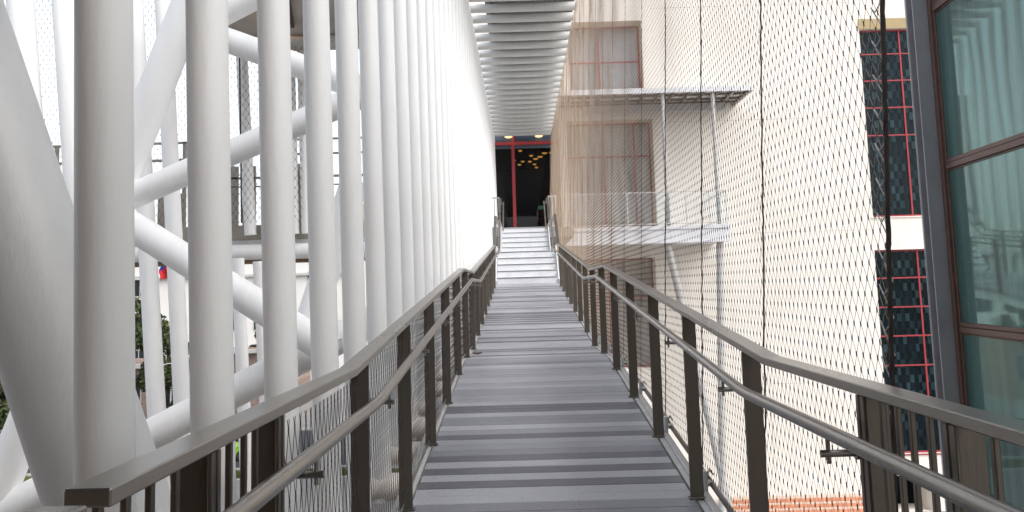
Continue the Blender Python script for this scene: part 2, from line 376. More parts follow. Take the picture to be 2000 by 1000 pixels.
# ------------------------------------------------------------------ stairs
st = thing('staircase', 'white steps rising from the grey deck to the glazed entrance', 'staircase', (.14, YS, ZS))
t = MB(); nzs = []
nz = MB()
def nz_build():
    global nz
    o = nz.build('nosing_strip', STAIRD, st); nz = MB(); return o
def flight(y0, z0, n):
    for i in range(n):
        ya = y0 + .3 * i; yb = ya + .3 if i < n - 1 else None; z1 = z0 + RISE * (i + 1)
        t.box2(-.66, .96, ya, ya + .02, z0 + RISE * i - .02, z1 - .012, 0)
        t.box2(-.66, .96, ya - .018, ya + .31, z1 - .012, z1, 0)
        nz.box2(-.655, .955, ya - .0205, ya - .0045, z1 - .028, z1 - .0125, 0, .001)
        nzs.append(nz_build())
flight(YS, ZS, 5); flight(ST2, Z1, 6)
t.box2(-.66, .96, ST1 + .32, ST2 - .02, Z1 - .06, Z1 - .002)
t.build('steps', STAIRW, st)
t = MB()
for x in (-.685, .985):
    t.bar((x, YS, ZS - .05), (x, ST1 + .3, Z1 + .02), .03, .34); t.bar((x, ST2 - .1, Z1 - .02), (x, ST3 + .2, ZTOP - .02), .03, .34); t.box2(x - .014, x + .014, ST1 + .25, ST2, Z1 - .2, Z1 + .06)
t.build('stringer', STAIRW, st)
pl = MB(); pl.box2(-3, 1.9, ST3 + .31, 41.7, ZTOP - .35, ZTOP - .003); pl.box2(-3, -.70, ST3 - .4, ST3 + .31, ZTOP - .35, ZTOP - .003)
struct(pl.build('landing', PAVING))

# ------------------------------------------------------------------ railings
PY_L = [2.12, 2.68, 4.14] + [4.14 + 1.535 * k for k in range(1, 15)]
PY_R = [2.22, 2.79, 4.22] + [4.22 + 1.53 * k for k in range(1, 15)]
def railing(side, xin, ys, name, label):
    sg = -1 if side == 'l' else 1            # outward direction
    r = thing(name, label, 'railing', (xin, 3, 0))
    yn = 1.56 if side == 'l' else .6
    kk = [yn, YR1, YL1, YL2] + [q for q in RKN if q > YL2] + [36.]
    tr = MB(); xm = xin + sg * .036
    for a, b in zip(kk[:-1], kk[1:]):
        tr.bar((xm, a, zrail(a) - .015), (xm, b + (.012 if b < 36 else 0), zrail(b) - .015), .078, .030, 0, .003)
    tr.build('top_rail', STEEL, r)
    hp = MB(); xh = xin - sg * .085; hz = -.135
    pts = []
    hk = [(.3 if side == 'r' else .9)] + [YR1 - .05, YL1 - .05, YL2 - .05] + [q for q in RKN if q > YL2] + [34.4]
    for i, q in enumerate(hk):
        if 0 < i < len(hk) - 1:
            for e in (-.12, -.05, 0, .05, .12):
                z = np.mean([zrail(q + e + w) for w in (-.1, 0, .1)]) + hz; pts.append((xh, q + e, z))
        else: pts.append((xh, q, zrail(q) + hz))
    hp.ptube(pts, .0215, 18)
    hr = hp.build('handrail', STEEL, r)
    for py in ys:
        if py > 25.2: continue
        wide = py < 3
        p = MB(); zt = zrail(py) - .032; zb = zdf(py) - (.1 if False else 0)
        w = .088 if wide else .078
        p.box2(min(xin, xin + sg * w), max(xin, xin + sg * w), py - .011, py + .011, zb, zt, 0, .002)
        if wide:
            p.box2(min(xin + sg * .003, xin + sg * .012), max(xin + sg * .003, xin + sg * .012), py - .045, py - .012, zb, zt, 0, .002)
        po = p.build('post', STEEL_DARK, r)
        f = MB(); f.box2(min(xin - sg * .012, xin + sg * .09), max(xin - sg * .012, xin + sg * .09), py - .03, py + .03, zb, zb + .010); f.build('foot_plate', STEEL_DARK, po)
        if py > 2.4:
            b = MB(); zh = zrail(py + .05) + hz - .062; yb = py + .02
            b.tube((xin + sg * .01, yb, zh), (xh - sg * .022, yb, zh), .0105, n=12)
            b.tube((xh, yb, zh - .028), (xh, yb, zh + .05), .0065, n=10)
            b.tube((xin + sg * .002, yb, zh), (xin - sg * .008, yb, zh), .019, n=14)
            b.build('bracket', STEEL, hr)
    bal = ([1.60, 1.71, 1.82, 1.95, 2.30, 2.42, 2.52] if side == 'l' else [1.65, 1.78, 1.92, 2.06, 2.38, 2.49, 2.58, 2.69])
    for by in bal:
        b = MB(); xb = xin + sg * .035; b.box2(xb - .007, xb + .007, by - .0095, by + .0095, .12, 1.098, 0, .002); b.build('baluster', STEEL_DARK, r)
    b = MB(); b.box2(xin + sg * .035 - .012, xin + sg * .035 + .012, 1.56 if side == 'l' else .6, 2.7, .09, .12); b.build('bottom_rail', STEEL_DARK, r)
    return r, xm
rl, xml = railing('l', XL, PY_L, 'guard_railing', 'left steel guard railing with wire mesh infill, beside the white tube screen')
rr, xmr = railing('r', XR, PY_R, 'guard_railing', 'right steel guard railing with bare posts, in front of the tall cable net')
# bottom wire rod of the mesh infill on the left
b = MB()
for a, c in zip([2.72, YR1, YL1, YL2], [YR1, YL1, YL2, 25.0]): b.tube((-.715, a, zdf(a) + .045), (-.715, c, zdf(c) + .045), .006, n=8)
b.build('mesh_rod', STEEL, rl)

def gen_net(mb, ya, yb, zlo, zhi, zmin, zmax, xof, sA, sB, sp, r, fl, fr, fymax, dz=.3, wob=.006):
    ph = np.random.rand(6) * 6
    def wave(Y, Z): return wob * (np.sin(Y * 1.9 + Z * 2.3 + ph[0]) + .6 * np.sin(Y * 4.1 - Z * 3.7 + ph[1]))
    zs = np.arange(zmin, zmax + dz, dz)
    for sl in (sA, sB):
        span = sorted((-sl * zmin, -sl * zmax)); k0 = int((ya + span[0]) / sp) - 1; k1 = int((yb + span[1]) / sp) + 1
        e2 = np.array([0, 1, -sl]); e2 /= np.linalg.norm(e2)
        offs = [np.array([1, 0, 0]) * math.cos(a) + e2 * math.sin(a) for a in (0, 2.094, 4.189)]
        for k in range(k0, k1 + 1):
            Y = k * sp + sl * zs
            ok = (Y >= ya) & (Y <= yb) & (zs >= zlo(Y)) & (zs <= zhi(Y))
            if ok.sum() < 2: 
                continue
            i0 = np.argmax(ok); i1 = len(ok) - np.argmax(ok[::-1]); zz = zs[i0:i1]; zfine = list(zz)
            def extend(z, dr):
                for _ in range(12):
                    z2 = z + dr * dz / 12; y2 = k * sp + sl * z2
                    if not (ya <= y2 <= yb and zlo(y2) <= z2 <= zhi(y2)): break
                    z = z2
                return z
            e0 = extend(zz[0], -1); e1 = extend(zz[-1], 1)
            if e0 < zz[0]: zfine = [e0] + zfine
            if e1 > zz[-1]: zfine = zfine + [e1]
            zz = np.array(zfine); Y = k * sp + sl * zz
            P = np.stack([xof(zz, Y) + wave(Y, zz), Y + wave(Y + 3, zz) * .8, zz], 1); n = len(zz)
            V = np.concatenate([P + o * r for o in offs]); i = np.arange(n - 1)
            F = np.concatenate([np.stack([a * n + i, ((a + 1) % 3) * n + i, ((a + 1) % 3) * n + i + 1, a * n + i + 1], 1) for a in range(3)])
            mb.add(V, F, 0, True)
    # ferrules at every crossing
    hz = sp / abs(sB - sA); k = np.arange(int(zmin / hz) - 1, int(zmax / hz) + 2); m = np.arange(int((ya - abs(sA) * zmax) / sp) - 2, int((yb + abs(sA) * zmax) / sp) + 2)
    K, Mm = np.meshgrid(k, m); Z = (K * hz).ravel(); Y = (Mm * sp + sA * K * hz).ravel()
    ok = (Y >= ya) & (Y <= min(yb, fymax)) & (Z >= zlo(Y)) & (Z <= zhi(Y)); Y = Y[ok]; Z = Z[ok]
    X = xof(Z, Y) + wave(Y, Z); Yw = Y + wave(Y + 3, Z) * .8; n = len(Y); lean = (sA + sB) / 2 * .5
    V = []
    for s_ in (-1, 1):
        for a in (.5, 2.594, 4.689):
            V.append(np.stack([X + fr * math.cos(a), Yw + fr * math.sin(a) + s_ * lean * fl / 2, Z + s_ * fl / 2], 1))
    V = np.stack(V, 1).reshape(-1, 3); i = np.arange(n)[:, None] * 6
    F = np.concatenate([i + np.array([[a, (a + 1) % 3, 3 + (a + 1) % 3, 3 + a]]) for a in range(3)])
    mb.add(V, F, 1, False)
inf = MB()
gen_net(inf, 2.74, 25.0, lambda Y: zd(Y) + .045, lambda Y: np.interp(Y, [0, YR1, YL1, YL2, 25.4], [1.06, 1.06, ZL + 1.03, ZL + 1.03, ZS + 1.03]), 0, 2.7,
        lambda Z, Y: -.715 + 0 * Z, -.36, .36, .074, .0013, .014, .0028, 16, .1, .006)
inf.build('mesh_infill', [CABLE, FERR], rl)
# second guard starting just before the first, at the lower left corner
r2 = thing('guard_railing', 'short end of a neighbouring railing at the lower left corner', 'railing', (-.7, 1.2, 0))
b = MB(); b.bar((-.695, -.3, 1.112), (-.695, 1.455, 1.112), .078, .03, 0, .003); b.build('top_rail', STEEL, r2)
for yy in (1.35, 1.2, 1.05, .9):
    b = MB(); b.box2(-.707, -.693, yy - .009, yy + .009, ZB, 1.098); b.build('baluster', STEEL_DARK, r2)

# ------------------------------------------------------------------ front screen of white tubes (left) + roof tubes
PITCH = .895
def YC(k): return 2.374 if k == 0 else 2.29 + PITCH * k
def column(k, label, grp):
    yc = YC(k)
    c = thing('tube_column', label, 'tube column', (XC, yc, zdf(yc) - .17), grp)
    m = MB(); lean = .026 - .0018 * min(k, 10)
    zb = zdf(yc) - .17 - .094 if k > 1 else -1.2
    ztop = ZROOF
    m.tube((XC + .022 - lean * (zb - 1), yc, zb), (XC + .0 - lean * (ztop - 1.4), yc, ztop), .0705, n=40)
    m.build('upright_tube', WHITE, c)
    if k >= 3 and yc < YS:
        f = MB(); z = zdf(yc) - .17
        f.tube((XC - .09, yc, z), (-.735, yc, z), .094, n=28); f.build('floor_tube', WHITE_LOW, c)
NC = 45
for k in range(NC):
    if k == 0: l = 'nearest white upright tube, widest and greyest of the screen, at the railing end'
    elif k < 14: l = ORD[k] + ' white upright tube from the left in the front screen' + (' with daylight gaps beside it' if k < 4 else ' packed close to its neighbours')
    else: l = 'far slim white upright tube crowded among others at the distant end of the screen'
    column(k, l, 'white upright tubes of the left screen')
kk = list(range(-8, NC))
for i, k in enumerate(kk):
    yc = 2.29 + PITCH * k + .25
    if yc > 41.4: break
    m = MB(); rr_ = .106
    xl = XC - .15; xr = float(xnet(ZROOF)) + .02
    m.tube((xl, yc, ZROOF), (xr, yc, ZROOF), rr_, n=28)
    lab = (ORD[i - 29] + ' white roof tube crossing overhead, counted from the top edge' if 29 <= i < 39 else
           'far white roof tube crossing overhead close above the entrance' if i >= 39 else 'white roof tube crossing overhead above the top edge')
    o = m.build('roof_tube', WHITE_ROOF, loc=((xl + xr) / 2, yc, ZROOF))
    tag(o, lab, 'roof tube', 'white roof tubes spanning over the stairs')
    if i % 2 == 0:
        e = MB(); e.box2(xr - .01, xr + .05, yc - .07, yc + .07, ZROOF - .02, ZROOF + .02); e.tube((xr + .02, yc, ZROOF - .14), (xr + .02, yc, ZROOF + .05), .012, n=8); e.build('net_bracket', GREYPAINT, o)
rs = thing('roof_panel', 'grey ribbed soffit panel above the roof tubes', 'roof panel', (.5, 25, ZROOF + .3))
m = MB(); m.box2(-.72, 1.5, -5.0, 41.6, ZROOF + .30, ZROOF + .36)
x = -.65
while x < 1.45: m.box2(x, x + .05, -4.98, 41.58, ZROOF + .262, ZROOF + .299, 0, .002); x += .13
m.build('ribbed_sheet', SOFFIT, rs)
m = MB(); m.box2(-.60, -.50, -5.0, 41.6, ZROOF + .2, ZROOF + .26); m.build('edge_beam', CABLE, rs)

# ------------------------------------------------------------------ tall cable net on the right
nt_ = thing('cable_net', 'tall see-through steel cable net stretched along the right side', 'cable net', (1.1, 3, 0))
nm = MB()
gen_net(nm, 3.02, 41.3, lambda Y: zd(Y) + .03, lambda Y: np.interp(Y, [3, 9, 16, 42], [4.6, 6.2, ZROOF, ZROOF]), 0, ZROOF, xnet, -.416, .848, .0645, .00100, .0170, .0029, 17)
nm.build('wire_mesh', [WIRE, FERR], nt_)
for i in range(25):
    y0 = 3.02 + 1.56 * i if i else 3.02
    zb = zdf(y0) + .03; zt = float(np.interp(y0, [3, 9, 16, 42], [4.6, 6.2, ZROOF, ZROOF]))
    zz = np.arange(zb, zt, .05); pts = [(float(xnet(q)) - .004 + random.uniform(-.003, .003) * (1 if i < 4 else .3), y0 - .06 * (q - zb) * .25 + random.uniform(-.004, .004) * (0.3 if i == 0 or i > 3 else 1), q) for q in zz]
    m = MB(); m.ptube(pts, (.0042 if 0 < i < 4 else .0060 if i == 0 else .0024), 7, False)
    if i == 0:   # twisted strands of the edge cable
        a = np.arange(len(zz) * 2) * .55; q = np.interp(np.arange(len(zz) * 2) / 2, np.arange(len(zz)), zz)
        for o in (0, 2.1, 4.2): m.ptube([(float(xnet(w)) - .004 + .0046 * math.cos(b_ + o), 3.02 - .06 * (w - zb) * .25 + .0046 * math.sin(b_ + o), w) for b_, w in zip(a, q)], .0042, 6, False)
    m.build('vertical_cable', CABLE, nt_)
m = MB(); zq = .95; pts = []
random.seed(3)
while zq < 4.0:
    pts += [(float(xnet(zq)), 3.10, zq), (float(xnet(zq)) - .012, 3.035, zq - .035), (float(xnet(zq)) + .01, 3.01, zq + .01)]; zq += .115
pts = sorted(pts, key=lambda p: 0)
m.ptube(pts, .0022, 6, False); m.build('lacing_wire', LACE, nt_)
m = MB()
for a, c in zip([YR1 - .8, YR1, YL1, YL2], [YR1, YL1, YL2, 25.2]):
    m.tube((1.112, a, zdf(a) + .03), (1.112, c, zdf(c) + .03), .017, n=14)
m.build('bottom_tube', STEEL_DARK, nt_)
for i in range(14):
    yb = 4.40 + 1.53 * i
    m = MB(); z = zdf(yb); m.box2(1.060, 1.083, yb - .035, yb + .035, z - .02, z + .11); m.tube((1.07, yb, z + .035), (1.125, yb, z + .035), .02, n=12)
    m.build('net_bracket', GREYPAINT, nt_)
    m = MB(); 
    for q in (0, .03): m.ptube([(1.115, yb + .05 + q, z + .045), (1.10, yb + .06 + q, z + .075), (1.12, yb + .075 + q, z + .10), (1.135, yb + .06 + q, z + .07)], .005, 6)
    m.build('turnbuckle', STEEL_DARK, nt_)

# ------------------------------------------------------------------ big diagonal frame of tubes behind the screen
def big_tube(name, label, p0, p1, r, r1=None, mt=WHITE, grp='diagonal tubes behind the screen'):
    m = MB(); m.tube(p0, p1, r, r1, n=48); o = m.build(name, mt, loc=p0); return tag(o, label, 'tube brace', grp)
def ext(p, q, a, b):
    p = np.array(p); q = np.array(q); return tuple(p - (q - p) * a), tuple(q + (q - p) * b)
big_tube('tube_brace', 'huge dark shaded leaning tube at the left edge, behind the nearest upright', *ext((-1.78, 3.9, .91), (-2.28, 3.9, 2.27), 2.0, 3.5), .222, .235, mt=mat('shaded_tube_paint', (.545, .55, .555), .42, 0, .12, 3, .16, 45, (1, 1, .4)))  # white tube; its base colour is greyed to stand in for shade
big_tube('tube_brace', 'long white tube sloping from lower left up to the top between the first two uprights', *ext((-5.13, 10, .32), (-3.53, 10, 4.65), .9, .5), .185)
big_tube('tube_brace', 'white tube rising rightwards from the node behind the nearest upright', (-4.42, 10, 2.39), (-1.6, 9.9, 3.53), .138)
big_tube('tube_brace', 'white tube falling rightwards from the node behind the nearest upright', (-4.42, 10, 2.39), (-1.9, 9.52, .85), .155)
big_tube('tube_brace', 'lowest white tube rising rightwards just above the left railing', *ext((-5.41, 10, -.7), (-2.31, 10, .78), .5, .25), .165)
big_tube('tube_brace', 'white tube falling rightwards near the top between the second and third uprights', *ext((-3.11, 10, 4.18), (-2.25, 10, 3.84), .28, .6), .135)
big_tube('tube_brace', 'white tube at the top edge between the second and third uprights', *ext((-3.11, 10, 4.52), (-2.79, 10, 4.68), .75, 3), .14)
big_tube('tube_brace', 'white tube rising from the low node behind the fourth upright', (-2.31, 10, .9), (-1.75, 10, 2.6), .15)

# outer row of leaning tubes
OUT = [((-6.48, 12, 5.36), (-6.37, 12, 4.33), .17, 'leaning outer tube at the far top left beside the huge leaning tube', 2.3, None),
       ((-5.92, 12, 5.34), (-5.74, 12, 3.44), .135, 'leaning outer tube directly left of the nearest upright', 3.0, None),
       ((-4.98, 12, 5.32), (-4.58, 12, -.05), .112, 'leaning outer tube just right of the nearest upright', 1.6, None),
       ((-4.60, 12, 5.30), (-4.27, 12, .11), .103, 'leaning outer tube just left of the second upright', 1.6, None),
       ((-4.08, 13.75, 5.03), (-3.93, 13.75, 2.30), 0.086, 'leaning outer tube standing on the outer walkway between second and third uprights', 0, None),
       ((-3.73, 13.75, 5.03), (-3.60, 13.75, 2.30), 0.069, 'slim outer tube half hidden by the left edge of the third upright', 0, None),
       ((-3.59, 12, 1.9), (-3.50, 12, .1), .080, 'leaning tube below the outer walkway, left one between second and third uprights', 2, SOFFIT_WARM),
       ((-3.38, 12.2, 1.86), (-3.27, 12.2, -.2), .075, 'leaning tube below the outer walkway, hugging the third upright', 2, SOFFIT_WARM),
       ((-3.35, 13.75, 5.03), (-3.28, 13.75, 2.30), 0.063, 'outer tube glowing warm under the strip light beside the third upright', 0, None),
       ((-3.19, 13.75, 5.03), (-3.12, 13.75, 2.30), 0.063, 'outer tube glowing warm beside the left edge of the fourth upright', 0, None)]
for p, q, r, l, e, mt in OUT:
    p, q2 = np.array(p), np.array(q); 
    top = p + (p - q2) / (p[2] - q2[2]) * (2.5 if p[2] > 5.1 else 0)
    bot = q2 - (p - q2) / (p[2] - q2[2]) * (max(0, q2[2] + 3) if e else 0)
    m = MB(); m.tube(tuple(bot), tuple(top), r, n=32); tag(m.build('outer_tube', WHITE if mt is None or True else mt, loc=tuple(bot)), l, 'outer tube', 'leaning tubes of the outer row')

# outer walkway with its own guard
ow = thing('outer_walkway', 'outer walkway crossing behind the tubes, with bronze beam and guard rails', 'walkway', (-5, 14, 2.4))
BRZ = mat('pale_bronze', (.36, .325, .285), .45, .5, .15, 3)
m = MB(); m.box2(-9, -2, 13.9, 14.1, 2.235, 2.455); m.build('edge_beam', BRZ, ow)
m = MB(); m.box2(-9, -2, 13.86, 13.9, 2.16, 2.232); m.build('flashing_strip', GREYPAINT, ow)
m = MB(); m.box2(-9, -2, 14.1, 16.2, 2.3, 2.42); m.build('floor_slab', SOFFIT, ow)
m = MB(); m.tube((-9, 13.9, 2.09), (-2, 13.9, 2.05), .115, n=32); m.build('edge_tube', WHITE, ow)
m = MB(); m.box2(-9, -2, 13.98, 14.4, 1.90, 1.96); m.build('timber_soffit', mat('timber_soffit', (.26, .17, .10), .7, 0, .3, 3, .2, 30, (.2, 2, 2)), ow)
for (z, x0, x1, w) in ((3.72, -9, -4.9, .035), (3.46, -9, -4.9, .04), (3.16, -4.6, -2, .035), (3.03, -4.6, -2, .02), (3.72, -4.5, -2, .03), (3.50, -3.5, -2, .03)):
    m = MB(); m.bar((x0, 13.95, z), (x1, 13.95, z), .04, w); m.build('guard_rail', BRZ, ow)
for x, w, z1 in ((-6.9, .05, 3.72), (-5.9, .05, 3.72), (-5.30, .13, 3.1), (-4.98, .05, 3.73), (-4.24, .13, 3.34), (-4.08, .05, 3.34), (-3.96, .09, 3.34), (-3.55, .05, 3.3), (-3.28, .10, 3.35), (-3.12, .09, 3.30), (-2.9, .09, 3.3)):
    m = MB(); m.box2(x - w / 2, x + w / 2, 13.93, 13.99, 2.457, z1); m.build('guard_post', BRZ, ow)
for x in (-6.3, -5.6, -5.15, -4.6, -4.35, -4.15, -3.75, -3.65):
    m = MB(); m.box2(x - .012, x + .012, 14.3, 14.33, 2.45, 3.0); m.build('far_baluster', BRZ, ow)

on = thing('cable_net', 'outer cable net hung behind the leaning tubes on the left, against the sky', 'cable net', (-6, 13.5, 2.5))
m = MB()
_t = MB(); gen_net(_t, 2.9, 10.5, lambda Y: 2.46 + 0 * np.asarray(Y, float), lambda Y: 9.5 + 0 * np.asarray(Y, float), 2.4, 9.5, lambda Z, Y: 0 * Z, -.62, .62, .085, .0016, .022, .0042, 99, .3, .004)
_t.v = [np.stack([-v[:, 1] - .2, 13.5 + v[:, 0], v[:, 2]], 1) for v in _t.v]
_t.build('wire_mesh', [CABLE, FERR], on)
for x in (-7.6, -7.02, -5.02, -3.98, -5.62):
    m = MB(); m.ptube([(x - .02 * (q - 2.46), 13.48, q) for q in np.arange(2.46, 9.5, .1)], .012, 6, False); m.build('vertical_cable', CABLE, on)

orf = thing('outer_roof', 'brownish roof underside above the outer walkway beside the third upright', 'roof', (-2.8, 12, 5))
m = MB(); m.box2(-3.95, -1.6, 10.6, 13.75, 5.02, 5.2); m.build('soffit_board', SOFFIT_WARM, orf)
m = MB(); m.box2(-7.5, -1.35, -3.4, 3.2, 5.2, 5.4); m.build('overhead_shade_slab', SOFFIT, orf)  # out-of-view slab added to cut skylight on the near tubes
m = MB(); m.tube((-3.95, 12.9, 4.95), (-1.6, 12.9, 4.95), .06, n=18); m.tube((-3.6, 12.3, 4.8), (-1.6, 12.3, 4.8), .05, n=18); m.build('roof_pipe', GREYPAINT, orf)
m = MB(); m.bar((-3.06, 12.35, 5.0), (-2.76, 10.7, 5.0), .04, .05); m.bar((-2.98, 12.35, 4.995), (-2.66, 10.7, 4.995), .05, .05); m.build('roof_beam', CABLE, orf)
m = MB(); m.bar((-3.10, 12.35, 4.965), (-2.80, 10.7, 4.965), .03, .025); tag(m.build('strip_lamp', STRIP, loc=(-3, 11.5, 4.96)), 'thin warm glowing strip lamp under the outer roof', 'lamp')

# ------------------------------------------------------------------ theatre building straight ahead
FY = 42.
tb = thing('theatre_building', 'large cream theatre building with red-framed windows filling the right and far end', 'building', (6, FY, -8.5))
OP = dict(entrance=(-3.2, 1.85, ZTOP, 8.95), upper=(2.42, 5.75, 10.12, 13.35), balcony_door=(2.2, 6.05, 3.72, 8.8), lower=(2.2, 5.9, -2.2, 2.60),
          tall=(15.6, 19.6, 4.10, 12.62), tall_low=(15.55, 19.6, -6.10, 2.64), dark=(15.4, 17.2, -8.49, -7.0))
WX0, WX1, WZ0, WZ1 = -4.5, 24., -8.5, 17.
def wall_mesh():
    m = MB(); xs = sorted({WX0, WX1, *[q for o in OP.values() for q in o[:2]]}); zs = sorted({WZ0, WZ1, *[q for o in OP.values() for q in o[2:]]})
    for xa, xb in zip(xs[:-1], xs[1:]):
        for za, zb in zip(zs[:-1], zs[1:]):
            cx, cz = (xa + xb) / 2, (za + zb) / 2
            if any(o[0] < cx < o[1] and o[2] < cz < o[3] for o in OP.values()): continue
            m.quad((xa, FY, za), (xb, FY, za), (xb, FY, zb), (xa, FY, zb))
    for n, (xa, xb, za, zb) in OP.items():
        dp = 1.5 if n == 'dark' else 1.15 if n in ('upper', 'balcony_door', 'lower') else .42; w = 1 if n in ('upper', 'balcony_door') else 0
        m.quad((xa, FY, za), (xa, FY, zb), (xa, FY + dp, zb), (xa, FY + dp, za), w); m.quad((xb, FY, zb), (xb, FY, za), (xb, FY + dp, za), (xb, FY + dp, zb), w)
        m.quad((xa, FY, zb), (xb, FY, zb), (xb, FY + dp, zb), (xa, FY + dp, zb), w); m.quad((xb, FY, za), (xa, FY, za), (xa, FY + dp, za), (xb, FY + dp, za), w)
    return m
wm = wall_mesh(); wm.quad((WX0, FY, WZ1), (WX1, FY, WZ1), (WX1, FY + 20, WZ1), (WX0, FY + 20, WZ1)); wm.quad((WX0, FY, WZ0), (WX0, FY, WZ1), (WX0, FY + 20, WZ1), (WX0, FY + 20, WZ0))
wm.build('wall', [WALL, TRIMWARM], tb)
sm = MB()
for z in (8.62, 13.9, 3.55, -3.0): sm.box2(6.2, 15.5, FY - .004, FY + .01, z - .008, z + .008, 0, .001)
for x in (10.6,): sm.box2(x - .008, x + .008, FY - .0035, FY + .01, -8.4, 16.9, 0, .001)
sm.build('wall_joint', SEAM, tb)
m = MB(); m.quad((15.41, FY + 1.49, -8.49), (17.19, FY + 1.49, -8.49), (17.19, FY + 1.49, -7), (15.41, FY + 1.49, -7)); m.build('dark_doorway', ROOMDARK, tb)
def window(o, cols, rows, glass=GLASS, curtain=CURTAIN, fw=.075, yo=.22, zlow=None, name='window'):
    xa, xb, za, zb = o; y = FY + yo; m = MB(); e = .005
    m.box2(xa + e, xa + fw, y, y + .08, za + e, zb - e); m.box2(xb - fw, xb - e, y, y + .08, za + e, zb - e)
    m.box2(xa + fw, xb - fw, y, y + .08, zb - fw, zb - e); m.box2(xa + fw, xb - fw, y, y + .08, za + e, za + fw)
    for c in cols: m.box2(c - fw / 2, c + fw / 2, y - .012, y + .07, za + fw, zb - fw)
    for r_ in rows: m.box2(xa + fw, xb - fw, y - .006, y + .06, r_ - fw * .42, r_ + fw * .42)
    w = m.build(name, RED, tb)
    p = MB(); p.quad((xa, y + .04, za), (xb, y + .04, za), (xb, y + .04, zb), (xa, y + .04, zb)); p.build('pane', glass, w)
    if curtain is not None:
        p = MB(); nx = int((xb - xa) / .05); xs = np.linspace(xa - .2, xb + .2, nx)
        V = [(x, y + .32 + .05 * math.sin(x * 21) + .02 * math.sin(x * 47), z) for x in xs for z in (za - .1, zb + .1)]
        p.add(V, [[2 * i, 2 * i + 2, 2 * i + 3, 2 * i + 1] for i in range(nx - 1)], 0, True); p.build('curtain', curtain, w)
    return w
window(OP['tall'], (17.45,), (11.5, 10.27, 9.03, 7.77)); window(OP['tall_low'], (17.5,), (1.4, .13, -1.12, -2.39))
m = MB(); m.box2(15.58, 19.62, FY - .02, FY + .3, 12.622, 13.10); m.build('lintel', TAN, tb)
for z in (4.10, -6.1): m = MB(); m.box2(15.5, 19.62, FY - .06, FY + .2, z - .05, z - .002); m.build('sill', RED if z < 4 else WALL, tb)
BLINDM = mat('grey_blind', (.66, .68, .70), .7, 0, .1, 2)
window(OP['upper'], (3.84,), (11.66, 10.34), glass=GLASS_PALE, curtain=BLINDM, fw=.085, yo=.95)
DOORIN = mat('dim_glass_back', (.66, .63, .59), .6, 0, .6, .7, stretch=(2.5, 1, .4))
bd = window(OP['balcony_door'], (3.9, 5.3), (7.25,), glass=GLASS_PALE, curtain=DOORIN, fw=.075, yo=.95, name='balcony_door')
window(OP['lower'], (3.9,), (.9,), glass=GLASS_PALE, curtain=DOORIN, fw=.06, yo=.95)
# entrance: big dark glass doors with red frame, lobby behind
en = MB(); y = FY + .1
en.box2(-.31, -.17, y, y + .12, ZTOP, 8.9); en.box2(-3.2, -.31, y + .002, y + .11, 7.80, 7.95); en.box2(-.17, 1.85, y + .002, y + .11, 7.80, 7.95)
ed = en.build('entrance_door', RED, tb)
p = MB(); p.quad((-3.2, y + .06, ZTOP), (1.85, y + .06, ZTOP), (1.85, y + .06, 8.95), (-3.2, y + .06, 8.95)); p.build('pane', GLASS_DOOR, ed)
lo = MB()
lo.quad((-6, FY + .5, ZTOP), (-6, FY + .5, 9.2), (-6, 62, 9.2), (-6, 62, ZTOP)); lo.quad((2.15, FY + .5, 9.2), (2.15, FY + .5, ZTOP), (2.15, 62, ZTOP), (2.15, 62, 9.2))
lo.quad((-6, 62, ZTOP), (-6, 62, 9.2), (2.15, 62, 9.2), (2.15, 62, ZTOP)); lo.quad((-6, FY + .45, 9.2), (2.15, FY + .45, 9.2), (2.15, 62, 9.2), (-6, 62, 9.2)); lo.quad((-6, FY + .45, ZTOP), (-6, 62, ZTOP), (2.15, 62, ZTOP), (2.15, FY + .45, ZTOP))
lo.build('lobby_room', ROOMDARK, tb)
p = MB(); p.box2(-3.15, 1.80, FY + .26, FY + .30, 7.66, 8.9); p.build('header_panel', BLIND, tb)
p = MB(); p.box2(1.55, 1.83, FY + .6, FY + .7, ZTOP, 7.7); p.box2(-3.1, -1.2, FY + .9, FY + .95, ZTOP, 7.7, 1); p.build('side_panel', [BLIND, mat('dark_teal_panel', (.012, .017, .02), .5)], tb)
for i, (x, yy, z) in enumerate([(.1, 46.7, 8.15), (.66, 48.6, 8.1), (.91, 49.9, 8.2), (1.13, 49.1, 8.05), (1.33, 47.8, 8.15), (1.67, 47.7, 8.1), (.22, 50.8, 8.1), (.04, 52.1, 8.2), (.61, 50.9, 8.1), (.88, 52.1, 8.05), (1.01, 53.5, 8.1), (-.26, 50.3, 8.1)]):
    m = MB(); r = .15 if i in (2, 3, 4) else .11
    z = 1.43 + (8.15 - 1.43)
    a = np.linspace(0, 1, 6); m.ptube([(x, yy, z + .09 * q) for q in a], [r * math.sqrt(max(.02, 1 - (1 - q) ** 2 * .9)) if q < .99 else r * .3 for q in a], 16)
    m.tube((x, yy, z + .092), (x, yy, 9.15), .006, n=6, mi=1)
    tag(m.build('pendant_lamp', [GOLDIN, ROOMDARK], loc=(x, yy, z)), 'small golden pendant lamp glowing in the dark lobby behind the entrance glass', 'lamp', 'pendant lamps in the lobby')
for i, x in enumerate((-.42, .93)):
    m = MB(); a = np.linspace(0, 1, 6); m.ptube([(x, FY - .25, 8.06 + .09 * q) for q in a], [.19 * math.sqrt(max(.03, 1 - (1 - q) ** 2)) if q < .99 else .08 for q in a], 20)
    m.tube((x, FY - .25, 8.15), (x, FY - .25, 8.4), .02, n=8)
    tag(m.build('ceiling_lamp', GOLD, loc=(x, FY - .25, 8.1)), 'cream dome lamp over the entrance, ' + ('left of' if i == 0 else 'right of') + ' the red mullion', 'lamp', 'dome lamps over the entrance')
ex = MB(); ex.box2(.98, 1.34, 50, 50.04, 5.5, 5.72)
